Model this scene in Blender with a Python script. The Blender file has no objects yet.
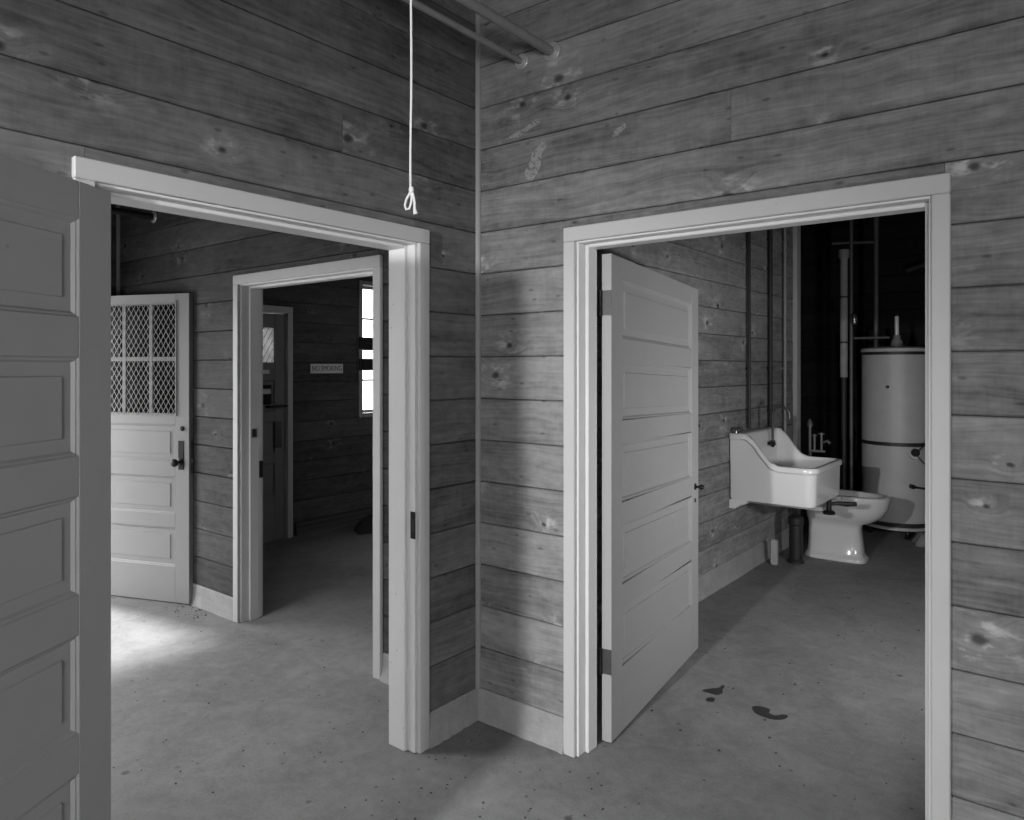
import bpy, bmesh, math, random
from mathutils import Vector, Matrix
R = math.radians
S = bpy.context.scene
COL = S.collection
rnd = random.Random(7)

# ------------------------------------------------------------------ camera
CAM = (2.1075, -2.4249, 1.56)
cd = bpy.data.cameras.new('camera'); cam = bpy.data.objects.new('camera', cd); COL.objects.link(cam)
cam.location = CAM
cam.rotation_euler = (R(90), 0, R(38.29))
cd.sensor_width = 36.0; cd.sensor_fit = 'HORIZONTAL'
cd.lens = 720.0 * 36.0 / 1024.0
cd.shift_x = 0.0
cd.shift_y = -43.0 / 1024.0
cd.clip_start = 0.02
S.camera = cam

# ------------------------------------------------------------------ sky, sun, lights, exposure
S.view_settings.view_transform = 'Standard'
S.view_settings.look = 'None'
S.view_settings.gamma = 1.0
S.view_settings.use_curve_mapping = False
S.view_settings.exposure = 0.0
S.cycles.use_denoising = True
S.cycles.max_bounces = 8
S.cycles.diffuse_bounces = 5

w = bpy.data.worlds.new('overcast_sky'); S.world = w; w.use_nodes = True
bg = w.node_tree.nodes['Background']
bg.inputs[0].default_value = (1, 1, 1, 1)
bg.inputs[1].default_value = 8.0

def light(name, kind, loc, energy, target=None, **kw):
    l = bpy.data.lights.new(name, kind); o = bpy.data.objects.new(name, l); COL.objects.link(o)
    l.energy = energy; o.location = loc
    for k, v in kw.items(): setattr(l, k, v)
    if target is not None:
        o.rotation_euler = (Vector(target) - Vector(loc)).to_track_quat('-Z', 'Y').to_euler()
    return o

# hazy afternoon sun falling through the open outside door of the back room
light('hazy_sun', 'SUN', (-8, 0, 8), 8.0, target=(-8 + 0.68, 0.075, 8 - 0.73), angle=R(7))
# flood lamp standing in the hall behind and to the left of the camera
light('flood_lamp', 'SPOT', (0.905, -4.35, 2.067), 590, target=(-0.05, 0, 0.50), spot_size=R(63), spot_blend=1.0, shadow_soft_size=0.04)
# broad fill light added behind the camera to lift the hall surfaces
light('hall_fill', 'AREA', (3.2, -4.45, 1.6), 88, target=(0.6, -0.6, 1.3), shape='RECTANGLE', size=0.8, size_y=0.8)
# flood lamp inside the washroom, hidden by the wall right of the doorway
light('washroom_lamp', 'AREA', (2.3, 1.2, 1.05), 24, target=(0.4, 2.2, 1.3), shape='DISK', size=0.25)
# second lamp, in the side room out of sight behind the left wall
light('side_room_lamp', 'AREA', (-2.1, -2.4, 1.5), 15, target=(-0.9, -0.2, 0.7), shape='DISK', size=0.3)
# downward spot added out of view to brighten the side room floor
light('side_room_floor_fill', 'SPOT', (-1.5, -1.35, 3.2), 170, target=(-1.35, -1.15, 0), spot_size=R(76), spot_blend=1.0, shadow_soft_size=0.12)
# unseen fill light added to raise the level in the far room
light('far_room_fill', 'AREA', (-0.3, 3.4, 1.7), 8, target=(-3.5, 1.6, 1.2), shape='RECTANGLE', size=1.0, size_y=1.0)
# portal that guides the sky light through the outside door
po = light('door_portal', 'AREA', (-3.70, -1.04, 1.02), 1.0, target=(0, -1.04, 1.02), shape='RECTANGLE', size=1.2, size_y=2.05)
po.data.cycles.is_portal = True

# ------------------------------------------------------------------ material helpers
def new_mat(name):
    m = bpy.data.materials.new(name); m.use_nodes = True
    nt = m.node_tree; nt.nodes.clear()
    out = nt.nodes.new('ShaderNodeOutputMaterial'); b = nt.nodes.new('ShaderNodeBsdfPrincipled')
    nt.links.new(b.outputs[0], out.inputs[0])
    return m, nt, b

class G:
    """tiny node-graph helper"""
    def __init__(s, nt): s.nt = nt
    def n(s, t, **kw):
        x = s.nt.nodes.new(t)
        for k, v in kw.items(): setattr(x, k, v)
        return x
    def put(s, sock, v):
        if v is None: return
        if hasattr(v, 'is_output'): s.nt.links.new(v, sock)
        else: sock.default_value = v
    def m(s, op, a, b=None, c=None, clamp=False):
        x = s.n('ShaderNodeMath', operation=op, use_clamp=clamp)
        s.put(x.inputs[0], a); s.put(x.inputs[1], b); s.put(x.inputs[2], c)
        return x.outputs[0]
    def xyz(s, x=0.0, y=0.0, z=0.0):
        c = s.n('ShaderNodeCombineXYZ')
        for i, v in enumerate((x, y, z)): s.put(c.inputs[i], v)
        return c.outputs[0]
    def sep(s, v):
        c = s.n('ShaderNodeSeparateXYZ'); s.put(c.inputs[0], v); return c.outputs
    def noise(s, vec, scale=1.0, detail=3.0, rough=0.55, dist=0.0):
        x = s.n('ShaderNodeTexNoise'); s.put(x.inputs['Vector'], vec)
        x.inputs['Scale'].default_value = scale; x.inputs['Detail'].default_value = detail
        x.inputs['Roughness'].default_value = rough; x.inputs['Distortion'].default_value = dist
        return x.outputs[0]
    def vor(s, vec, scale=1.0, dims='3D', rand=1.0):
        x = s.n('ShaderNodeTexVoronoi', voronoi_dimensions=dims); s.put(x.inputs['Vector'], vec)
        x.inputs['Scale'].default_value = scale; x.inputs['Randomness'].default_value = rand
        return x.outputs['Distance'], x.outputs['Color']
    def ss(s, v, lo, hi, a=0.0, b=1.0):
        x = s.n('ShaderNodeMapRange', interpolation_type='SMOOTHSTEP')
        s.put(x.inputs['Value'], v)
        for k, q in zip(('From Min', 'From Max', 'To Min', 'To Max'), (lo, hi, a, b)): s.put(x.inputs[k], q)
        return x.outputs[0]
    def grey(s, v):
        c = s.n('ShaderNodeCombineColor')
        for i in range(3): s.put(c.inputs[i], v)
        return c.outputs[0]
    def bump(s, b, h, strength=0.3, dist=0.002):
        x = s.n('ShaderNodeBump'); s.put(x.inputs['Height'], h)
        x.inputs['Strength'].default_value = strength; x.inputs['Distance'].default_value = dist
        s.nt.links.new(x.outputs[0], b.inputs['Normal'])

def wood(name, base, var=0.22, grain=0.5, rough=0.65, knots=1.0):
    """bare stained boards: local X runs along the board, local Z across it"""
    m, nt, b = new_mat(name); g = G(nt)
    tc = g.n('ShaderNodeTexCoord'); oi = g.n('ShaderNodeObjectInfo')
    r = oi.outputs['Random']
    x, y, z = g.sep(tc.outputs['Object'])
    x = g.m('ADD', x, g.m('MULTIPLY', r, 61.0)); z = g.m('ADD', z, g.m('MULTIPLY', r, 137.0))
    wob = g.m('SUBTRACT', g.noise(g.xyz(g.m('MULTIPLY', x, 22.0), g.m('MULTIPLY', z, 26.0)), 1.0, 3.0), 0.5)
    d, c = g.vor(g.xyz(g.m('MULTIPLY', x, 2.3), g.m('MULTIPLY', z, 3.3)), 1.0, '2D')
    d = g.m('ADD', d, g.m('MULTIPLY', wob, 0.055))
    gate = g.ss(g.sep(c)[0], 0.36, 0.42)
    size = g.m('ADD', 0.35, g.m('MULTIPLY', g.sep(c)[1], 0.8))
    dk = g.m('DIVIDE', d, size)
    core = g.m('MULTIPLY', g.ss(dk, 0.02, 0.075, 1.0, 0.0), gate)
    near = g.m('MULTIPLY', g.ss(dk, 0.03, 0.36, 1.0, 0.0), gate)
    halo = g.m('MULTIPLY', near, g.m('SUBTRACT', 1.0, core))
    # slow waver of the grain lines, bulging round the knots
    wv = g.noise(g.xyz(g.m('MULTIPLY', x, 1.6), g.m('MULTIPLY', z, 3.0)), 1.0, 2.0)
    zz = g.m('ADD', z, g.m('ADD', g.m('MULTIPLY', wv, 0.10), g.m('MULTIPLY', near, 0.05)))
    n1 = g.noise(g.xyz(g.m('MULTIPLY', x, 2.2), g.m('MULTIPLY', zz, 75.0)), 1.0, 4.0, 0.62)
    n2 = g.noise(g.xyz(g.m('MULTIPLY', x, 0.8), g.m('MULTIPLY', zz, 16.0)), 1.0, 3.0, 0.55)
    n3 = g.noise(g.xyz(g.m('MULTIPLY', x, 2.6), g.m('MULTIPLY', z, 5.0)), 1.0, 4.0, 0.6)
    n4 = g.noise(g.xyz(g.m('MULTIPLY', x, 14.0), g.m('MULTIPLY', z, 26.0)), 1.0, 3.0, 0.6)
    v = g.m('ADD', 1.0, g.m('MULTIPLY', g.m('SUBTRACT', r, 0.5), var * 2))
    v = g.m('ADD', v, g.m('MULTIPLY', g.m('SUBTRACT', n1, 0.5), grain * 2.0))
    v = g.m('ADD', v, g.m('MULTIPLY', g.m('SUBTRACT', n2, 0.5), grain * 1.5))
    v = g.m('ADD', v, g.m('MULTIPLY', g.m('SUBTRACT', n3, 0.5), 1.25))
    v = g.m('ADD', v, g.m('MULTIPLY', g.m('SUBTRACT', n4, 0.5), 0.85))
    saw = g.noise(g.xyz(g.m('MULTIPLY', x, 95.0), g.m('MULTIPLY', z, 9.0)), 1.0, 2.0)
    v = g.m('ADD', v, g.m('MULTIPLY', g.m('SUBTRACT', saw, 0.5), 0.22))
    # worn pale flecks in the lee of the knots
    fleck = g.m('MULTIPLY', g.ss(n4, 0.50, 0.66), halo)
    v = g.m('ADD', v, g.m('MULTIPLY', fleck, 1.0 * knots))
    v = g.m('ADD', v, g.m('MULTIPLY', halo, 0.12 * knots))
    dd, cc = g.vor(g.xyz(g.m('MULTIPLY', x, 8.0), g.m('MULTIPLY', z, 20.0)), 1.0, '2D')
    dash = g.m('MULTIPLY', g.ss(g.m('ADD', dd, g.m('MULTIPLY', wob, 0.12)), 0.04, 0.15, 1.0, 0.0), g.ss(g.sep(cc)[0], 0.80, 0.84))
    pale = g.m('MULTIPLY', g.ss(g.m('ADD', dd, g.m('MULTIPLY', wob, 0.20)), 0.05, 0.20, 1.0, 0.0), g.ss(g.sep(cc)[1], 0.90, 0.93))
    v = g.m('ADD', v, g.m('MULTIPLY', pale, 0.22))
    v = g.m('MULTIPLY', v, g.m('SUBTRACT', 1.0, g.m('MULTIPLY', dash, 0.40)))
    v = g.m('MULTIPLY', v, g.m('SUBTRACT', 1.0, g.m('MULTIPLY', core, 0.68 * knots)))
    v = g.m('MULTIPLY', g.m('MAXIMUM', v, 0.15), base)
    g.put(b.inputs['Base Color'], g.grey(v))
    b.inputs['Roughness'].default_value = rough
    b.inputs['Specular IOR Level'].default_value = 0.12
    g.bump(b, g.m('SUBTRACT', g.m('ADD', n1, g.m('MULTIPLY', n2, 0.5)), g.m('MULTIPLY', core, 0.8)), 0.35, 0.0015)
    return m

def paint(name, base, rough=0.5, dirt=0.16, spec=0.4):
    m, nt, b = new_mat(name); g = G(nt)
    tc = g.n('ShaderNodeTexCoord'); p = tc.outputs['Object']
    oi = g.n('ShaderNodeObjectInfo')
    off = g.xyz(g.m('MULTIPLY', oi.outputs['Random'], 40.0), g.m('MULTIPLY', oi.outputs['Random'], 73.0), 0.0)
    va = g.n('ShaderNodeVectorMath', operation='ADD'); g.put(va.inputs[0], p); g.put(va.inputs[1], off)
    q = va.outputs[0]
    n1 = g.noise(q, 3.0, 4.0); n2 = g.noise(q, 60.0, 3.0); n3 = g.noise(q, 11.0, 5.0, 0.65)
    d, c = g.vor(q, 16.0)
    chip = g.m('MULTIPLY', g.ss(d, 0.05, 0.10, 1.0, 0.0), g.ss(g.sep(c)[0], 0.78, 0.82))
    v = g.m('ADD', 1.0, g.m('MULTIPLY', g.m('SUBTRACT', n1, 0.5), dirt))
    v = g.m('ADD', v, g.m('MULTIPLY', g.m('SUBTRACT', n3, 0.5), dirt * 0.7))
    v = g.m('MULTIPLY', v, g.m('SUBTRACT', 1.0, g.m('MULTIPLY', chip, dirt * 1.6)))
    g.put(b.inputs['Base Color'], g.grey(g.m('MULTIPLY', v, base)))
    b.inputs['Roughness'].default_value = rough; b.inputs['Specular IOR Level'].default_value = spec
    g.bump(b, n2, 0.12, 0.0008)
    return m

def concrete(name, base, contrast=0.5, rough=0.75, specks=1.0):
    m, nt, b = new_mat(name); g = G(nt)
    tc = g.n('ShaderNodeTexCoord'); p = tc.outputs['Object']
    n1 = g.noise(p, 1.1, 5.0, 0.6, 0.4); n2 = g.noise(p, 5.5, 5.0, 0.65, 0.6); n3 = g.noise(p, 90.0, 3.0)
    n5 = g.noise(p, 22.0, 4.0, 0.6)
    d, c = g.vor(p, 17.0)
    spk = g.m('MULTIPLY', g.ss(d, 0.07, 0.15, 1.0, 0.0), g.ss(g.sep(c)[0], 0.80, 0.84))
    d2, c2 = g.vor(p, 6.0)
    sp2 = g.m('MULTIPLY', g.ss(d2, 0.05, 0.12, 1.0, 0.0), g.ss(g.sep(c2)[1], 0.74, 0.78))
    v = g.m('ADD', 1.0, g.m('MULTIPLY', g.m('SUBTRACT', n1, 0.5), contrast))
    v = g.m('ADD', v, g.m('MULTIPLY', g.m('SUBTRACT', n2, 0.5), contrast * 0.75))
    v = g.m('ADD', v, g.m('MULTIPLY', g.m('SUBTRACT', n5, 0.5), contrast * 0.5))
    v = g.m('ADD', v, g.m('MULTIPLY', g.m('SUBTRACT', n3, 0.5), contrast * 0.45))
    v = g.m('MULTIPLY', v, g.m('SUBTRACT', 1.0, g.m('MULTIPLY', spk, 0.5 * specks)))
    v = g.m('MULTIPLY', v, g.m('SUBTRACT', 1.0, g.m('MULTIPLY', sp2, 0.55 * specks)))
    g.put(b.inputs['Base Color'], g.grey(g.m('MULTIPLY', v, base)))
    b.inputs['Roughness'].default_value = rough; b.inputs['Specular IOR Level'].default_value = 0.3
    g.bump(b, g.m('ADD', n3, n2), 0.25, 0.002)
    return m

def plain(name, base, rough=0.5, metal=0.0, var=0.25, scale=18.0, spec=0.5):
    m, nt, b = new_mat(name); g = G(nt)
    tc = g.n('ShaderNodeTexCoord')
    n = g.noise(tc.outputs['Object'], scale, 4.0, 0.6)
    v = g.m('MULTIPLY', g.m('ADD', 1.0, g.m('MULTIPLY', g.m('SUBTRACT', n, 0.5), var * 2)), base)
    g.put(b.inputs['Base Color'], g.grey(v))
    b.inputs['Roughness'].default_value = rough; b.inputs['Metallic'].default_value = metal
    b.inputs['Specular IOR Level'].default_value = spec
    return m

def glass(name, tint, trans):
    m, nt, b = new_mat(name); nt.nodes.remove(b); g = G(nt)
    out = [n for n in nt.nodes if n.type == 'OUTPUT_MATERIAL'][0]
    t = g.n('ShaderNodeBsdfTransparent'); t.inputs[0].default_value = (trans, trans, trans, 1)
    gl = g.n('ShaderNodeBsdfPrincipled'); gl.inputs['Base Color'].default_value = (tint, tint, tint, 1)
    gl.inputs['Roughness'].default_value = 0.15
    tc = g.n('ShaderNodeTexCoord'); n = g.noise(tc.outputs['Object'], 7.0, 4.0)
    mx = g.n('ShaderNodeMixShader'); g.put(mx.inputs[0], g.ss(n, 0.2, 0.8, 0.05, 0.05 + 0.9 * (1 - trans)))
    nt.links.new(t.outputs[0], mx.inputs[1]); nt.links.new(gl.outputs[0], mx.inputs[2])
    nt.links.new(mx.outputs[0], out.inputs[0])
    return m

M = dict(
    wood=wood('stained_boards', 0.215),
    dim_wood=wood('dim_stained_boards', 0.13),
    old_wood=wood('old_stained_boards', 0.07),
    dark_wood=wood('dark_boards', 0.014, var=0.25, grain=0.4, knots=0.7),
    core=plain('wall_core', 0.05, 0.9),
    trim=paint('trim_paint', 0.51, 0.5, 0.14),
    door=paint('door_paint', 0.37, 0.42, 0.12),
    jamb=paint('jamb_paint', 0.68, 0.5, 0.14),
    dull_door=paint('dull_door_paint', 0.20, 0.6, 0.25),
    floor=concrete('concrete_floor', 0.215, 0.95),
    kerb=concrete('concrete_kerb', 0.33, 0.6, 0.85, 0.4),
    ceil=wood('ceiling_boards', 0.10),
    iron=plain('dark_iron', 0.03, 0.45, 0.6, 0.4),
    steel=plain('worn_steel', 0.28, 0.35, 0.85, 0.4),
    pipe_dark=plain('dark_pipe', 0.018, 0.6, 0.0),
    flange=plain('pale_flange', 0.5, 0.35, 0.3),
    pipe_mid=plain('dull_pipe', 0.11, 0.5, 0.2),
    post=paint('post_paint', 0.42, 0.6, 0.3),
    hinge=plain('hinge_steel', 0.10, 0.45, 0.6, 0.5, 60.0),
    pipe_light=plain('painted_pipe', 0.25, 0.5),
    brass=plain('tarnished_chrome', 0.30, 0.28, 0.9, 0.3),
    enamel=plain('white_enamel', 0.68, 0.16, 0.0, 0.03, 6.0),
    china=plain('white_china', 0.52, 0.16, 0.0, 0.05, 6.0),
    tank=plain('heater_enamel', 0.46, 0.42, 0.0, 0.12, 9.0),
    band=plain('dark_band', 0.02, 0.5),
    black=plain('black_stain', 0.028, 0.35, 0.0, 0.3),
    wrap=plain('pipe_wrap', 0.30, 0.85, 0.0, 0.3),
    cord=plain('cotton_cord', 0.80, 0.85, 0.0, 0.1, 80.0),
    sign=plain('sign_plate', 0.60, 0.5, 0.0, 0.1),
    letter=plain('sign_letters', 0.03, 0.5),
    cloth=plain('dark_cloth', 0.012, 0.9),
    rag=plain('grey_rag', 0.22, 0.9),
    wire=plain('grey_wire', 0.42, 0.45, 0.3, 0.2),
    dark_glass=glass('dusty_glass', 0.05, 0.35),
    clear_glass=glass('window_glass', 0.5, 0.92),
    grit=plain('floor_grit', 0.05, 0.9),
    smear=None,
)

def smear_mat():
    m, nt, b = new_mat('pale_smear'); g = G(nt)
    out = [n for n in nt.nodes if n.type == 'OUTPUT_MATERIAL'][0]
    tc = g.n('ShaderNodeTexCoord'); n = g.noise(tc.outputs['Object'], 55.0, 5.0, 0.7)
    b.inputs['Base Color'].default_value = (0.34, 0.34, 0.34, 1); b.inputs['Roughness'].default_value = 0.9
    t = g.n('ShaderNodeBsdfTransparent'); mx = g.n('ShaderNodeMixShader')
    g.put(mx.inputs[0], g.ss(n, 0.36, 0.54, 0.05, 0.85))
    nt.links.new(t.outputs[0], mx.inputs[1]); nt.links.new(b.outputs[0], mx.inputs[2]); nt.links.new(mx.outputs[0], out.inputs[0])
    return m
M['smear'] = smear_mat()
def frosted():
    m, nt, b = new_mat('frosted_glass'); g = G(nt)
    out = [n for n in nt.nodes if n.type == 'OUTPUT_MATERIAL'][0]
    tc = g.n('ShaderNodeTexCoord'); n = g.noise(tc.outputs['Object'], 9.0, 4.0)
    t = g.n('ShaderNodeBsdfTranslucent'); g.put(t.inputs[0], g.grey(g.ss(n, 0.2, 0.8, 0.2, 0.32)))
    b.inputs['Base Color'].default_value = (0.08, 0.08, 0.08, 1); b.inputs['Roughness'].default_value = 0.3
    mx = g.n('ShaderNodeMixShader'); mx.inputs[0].default_value = 0.3
    nt.links.new(t.outputs[0], mx.inputs[1]); nt.links.new(b.outputs[0], mx.inputs[2]); nt.links.new(mx.outputs[0], out.inputs[0])
    return m
M['frosted'] = frosted()

# ------------------------------------------------------------------ mesh helpers
class MB:
    def __init__(s): s.v = []; s.f = []; s.sm = []
    def quad(s, *i, smooth=False): s.f.append(tuple(i)); s.sm.append(smooth)
    def box(s, x0, x1, y0, y1, z0, z1):
        b = len(s.v)
        s.v += [(x0,y0,z0),(x1,y0,z0),(x1,y1,z0),(x0,y1,z0),(x0,y0,z1),(x1,y0,z1),(x1,y1,z1),(x0,y1,z1)]
        for q in ((0,3,2,1),(4,5,6,7),(0,1,5,4),(1,2,6,5),(2,3,7,6),(3,0,4,7)): s.quad(*[b+k for k in q])
        return s
    def bbox(s, x0, x1, y0, y1, z0, z1, c=0.003):
        """box with every edge chamfered"""
        c = min(c, (x1-x0)/2.2, (y1-y0)/2.2, (z1-z0)/2.2)
        bm = bmesh.new(); bmesh.ops.create_cube(bm, size=1)
        for v in bm.verts:
            v.co = Vector(((x0+x1)/2 + v.co.x*(x1-x0), (y0+y1)/2 + v.co.y*(y1-y0), (z0+z1)/2 + v.co.z*(z1-z0)))
        bmesh.ops.bevel(bm, geom=bm.edges[:], offset=c, segments=1, profile=0.5, affect='EDGES')
        s.bm(bm); return s
    def bm(s, bm, smooth=False):
        b = len(s.v); bm.verts.index_update()
        s.v += [tuple(v.co) for v in bm.verts]
        for f in bm.faces: s.quad(*[b + v.index for v in f.verts], smooth=smooth)
        bm.free()
    def loft(s, rings, cap0=True, cap1=True, smooth=True, close=False):
        b = len(s.v); n = len(rings[0])
        for r in rings: s.v += [tuple(p) for p in r]
        k = len(rings)
        for i in range(k if close else k-1):
            i2 = (i+1) % k
            for j in range(n):
                j2 = (j+1) % n
                s.quad(b+i*n+j, b+i*n+j2, b+i2*n+j2, b+i2*n+j, smooth=smooth)
        if not close:
            if cap0: s.quad(*[b+j for j in range(n-1, -1, -1)])
            if cap1: s.quad(*[b+(k-1)*n+j for j in range(n)])
        return s
    def tube(s, pts, r, n=10, caps=True):
        pts = [Vector(p) for p in pts]; rr = r if isinstance(r, (list, tuple)) else [r]*len(pts)
        t = (pts[1]-pts[0]).normalized()
        u = t.orthogonal().normalized(); rings = []
        for i, p in enumerate(pts):
            if i == 0: d = (pts[1]-pts[0]).normalized()
            elif i == len(pts)-1: d = (pts[-1]-pts[-2]).normalized()
            else: d = ((pts[i]-pts[i-1]).normalized() + (pts[i+1]-pts[i]).normalized()).normalized()
            u = (u - d*u.dot(d)).normalized(); w_ = d.cross(u)
            rings.append([p + (u*math.cos(a) + w_*math.sin(a))*rr[i] for a in [2*math.pi*k/n for k in range(n)]])
        return s.loft(rings, caps, caps)
    def lathe(s, prof, c=(0,0,0), axis='Z', n=32):
        """prof: list of (radius, height) along the axis"""
        rings = []
        for r, h in prof:
            ring = []
            for k in range(n):
                a = 2*math.pi*k/n; p, q = r*math.cos(a), r*math.sin(a)
                ring.append({'Z': (c[0]+p, c[1]+q, c[2]+h), 'X': (c[0]+h, c[1]+p, c[2]+q), 'Y': (c[0]+q, c[1]+h, c[2]+p)}[axis])
            rings.append(ring)
        return s.loft(rings)
    def build(s, name, mat, parent=None, kind=None, loc=None, rz=None, label=None, sharp=35):
        me = bpy.data.meshes.new(name); me.from_pydata(s.v, [], s.f)
        me.polygons.foreach_set('use_smooth', s.sm)
        me.update()
        if any(s.sm):
            bm = bmesh.new(); bm.from_mesh(me); bmesh.ops.recalc_face_normals(bm, faces=bm.faces)
            for e in bm.edges:
                if len(e.link_faces) == 2 and e.calc_face_angle(0) > R(sharp): e.smooth = False
            bm.to_mesh(me); bm.free()
        o = bpy.data.objects.new(name, me); COL.objects.link(o)
        me.materials.append(M[mat])
        if parent: o.parent = parent
        if loc: o.location = loc
        if rz is not None: o.rotation_euler = (0, 0, rz)
        if kind: o['kind'] = kind
        if label: o['label'] = label
        return o

def tag(o, label, cat, group=None, kind=None):
    o['label'] = label; o['category'] = cat
    if group: o['group'] = group
    if kind: o['kind'] = kind
    return o

def empty(name, loc=(0,0,0), rz=0.0):
    o = bpy.data.objects.new(name, None); COL.objects.link(o)
    o.empty_display_size = 0.1
    o.location = loc; o.rotation_euler = (0, 0, rz)
    return o

def share(o, parent, loc, rz=None):
    c = o.copy(); COL.objects.link(c); c.parent = parent; c.location = loc
    if rz is not None: c.rotation_euler = (0, 0, rz)
    return c

CEIL = 3.32
ROW0, ROW = 0.133, 0.184
ROWS = [ROW0 + ROW*k for k in range(18)]

def plank(parent, p0, along, length, out, z0, z1, mat):
    """one board: p0 = start point on the wall face, along/out = unit vectors in plan"""
    mb = MB()
    th = 0.019; gap = 0.0016; j = rnd.uniform(-0.0012, 0.0012)
    zz0, zz1 = z0 + gap, z1 - gap
    c = 0.0042
    L = length - 0.001
    h = (zz1 - zz0)/2
    c = min(c, h*0.6)
    # cross-section: y = 0 back .. y = -th face (local), eased on the long edges
    sec = [(0, -h), (-th + c, -h), (-th, -h + c), (-th, h - c), (-th + c, h), (0, h)]
    rings = [[(xx, y, z) for y, z in sec] for xx in (-L/2, L/2)]
    mb.loft(rings, smooth=False)
    mid = Vector((p0[0], p0[1], 0)) + Vector((along[0], along[1], 0))*length/2 - Vector((out[0], out[1], 0))*(th - j)
    rz = math.atan2(along[1], along[0])
    o = mb.build('plank', mat, parent, loc=(mid.x, mid.y, (zz0+zz1)/2), rz=rz)
    # make sure local -Y points out of the wall
    return o

def plank_wall(parent, origin, along, out, s0, s1, openings, mat='wood', zmax=CEIL, butt=()):
    """rows of boards on a wall face; openings: (sa, sb, za, zb) in run coordinate; butt: (row, s) extra end joints"""
    rows = [z for z in ROWS if z < zmax] + [zmax]
    for k in range(len(rows)-1):
        z0, z1 = rows[k], rows[k+1]
        segs = [(s0, s1, z0, z1)]
        for sa, sb, za, zb in openings:
            new = []
            for a, b, c, d in segs:
                if sb <= a or sa >= b or zb <= c + 0.004 or za >= d - 0.004: new.append((a, b, c, d)); continue
                if sa > a + 0.01: new.append((a, sa, c, d))
                if sb < b - 0.01: new.append((sb, b, c, d))
                if za > c + 0.012: new.append((max(a, sa), min(b, sb), c, za))
                if zb < d - 0.012: new.append((max(a, sa), min(b, sb), zb, d))
            segs = new
        for q, s in butt:
            if q == k:
                segs = [t for a, b, c, d in segs for t in ([(a, s, c, d), (s, b, c, d)] if a < s < b else [(a, b, c, d)])]
        for a, b, c, d in segs:
            # local -Y must face `out`: run direction chosen so that (along rotated -90) = out
            al = Vector(along); o_ = Vector(out)
            if al.x*o_.y - al.y*o_.x > 0:      # out lies left of along: reverse the run
                p = Vector(origin) + al*b; run = -al
            else:
                p = Vector(origin) + al*a; run = al
            plank(parent, p, run, b-a, o_, c, d, mat)

# ------------------------------------------------------------------ the setting: floor, ceiling, walls
floor = MB().box(-7.5, 4.6, -5.2, 6.4, -0.12, 0).build('floor', 'floor')
tag(floor, 'bare worn concrete floor running through all the rooms', 'floor', kind='structure')
ceil = MB().box(-3.75, 4.6, -5.2, 6.4, CEIL, CEIL+0.12).build('ceiling', 'ceil')
tag(ceil, 'high board ceiling above the hall', 'ceiling', kind='structure')

def wall(name, boxes, label, mat='core'):
    mb = MB()
    for b in boxes: mb.box(*b)
    o = mb.build(name, mat)
    return tag(o, label, 'wall', kind='structure')

OPL = (-1.586, -0.388)      # doorway in the left wall (y)
OPR = (0.533, 1.757)        # doorway in the right wall (x)
OPI = (-1.912, -0.694)      # inner doorway (x)
HEAD = 2.056
C0, C1 = 0.019, 0.117       # wall core between the two board faces

wl = wall('wall_left', [(-C1, -C0, -4.9, OPL[0]-0.02, 0, CEIL), (-C1, -C0, OPL[1]+0.02, 0.0, 0, CEIL), (-C1, -C0, OPL[0]-0.02, OPL[1]+0.02, HEAD+0.02, CEIL)],
          'dark horizontal board wall left of the hall corner, around the left doorway')
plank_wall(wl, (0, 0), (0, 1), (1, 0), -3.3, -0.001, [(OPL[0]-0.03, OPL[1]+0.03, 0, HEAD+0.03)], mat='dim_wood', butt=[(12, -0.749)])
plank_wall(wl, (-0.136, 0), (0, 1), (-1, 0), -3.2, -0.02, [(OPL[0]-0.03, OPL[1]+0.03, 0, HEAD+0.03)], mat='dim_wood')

wr = wall('wall_right', [(-0.13, OPR[0]-0.02, C0, C1, 0, CEIL), (OPR[1]+0.02, 4.4, C0, C1, 0, CEIL), (OPR[0]-0.02, OPR[1]+0.02, C0, C1, HEAD+0.02, CEIL)],
          'lit horizontal board wall right of the hall corner, around the washroom doorway')
plank_wall(wr, (0, 0), (1, 0), (0, -1), 0.001, 4.2, [(OPR[0]-0.03, 1.797, 0, HEAD+0.03)], butt=[(12, 1.158)])

wb = wall('wall_back', [(-3.72, OPI[0]-0.02, C0, C1, 0, CEIL), (OPI[1]+0.02, -0.13, C0, C1, 0, CEIL), (OPI[0]-0.02, OPI[1]+0.02, C0, C1, HEAD+0.02, CEIL)],
          'horizontal board wall at the back of the side room, around the inner doorway')
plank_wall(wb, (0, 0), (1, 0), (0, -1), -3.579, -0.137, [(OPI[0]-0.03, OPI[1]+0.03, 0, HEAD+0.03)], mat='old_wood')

WX = -3.58                  # outer (far) wall
ED = (-1.62, -0.452)        # outside doorway (y)
D4 = (0.27, 1.448)          # closed door of the far room (y)
WN = (2.325, 3.32, 1.085, 2.40)   # window (y0,y1,z0,z1)
WNd = 0.02
ww = wall('wall_far', [(WX-0.15, WX-C0, -3.3, ED[0]-0.02, 0, CEIL), (WX-0.15, WX-C0, ED[1]+0.02, D4[0]-0.02, 0, CEIL), (WX-0.15, WX-C0, D4[1]+0.02, WN[0]-WNd, 0, CEIL), (WX-0.15, WX-C0, D4[0]-0.02, D4[1]+0.02, 2.066, CEIL),
                       (WX-0.15, WX-C0, ED[0]-0.02, ED[1]+0.02, 2.07, CEIL), (WX-0.15, WX-C0, WN[1]+WNd, 5.1, 0, CEIL),
                       (WX-0.15, WX-C0, WN[0]-WNd, WN[1]+WNd, 0, WN[2]-WNd), (WX-0.15, WX-C0, WN[0]-WNd, WN[1]+WNd, WN[3]+WNd, CEIL)],
          'dim outer board wall of the far room with door, sign and window')
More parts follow.
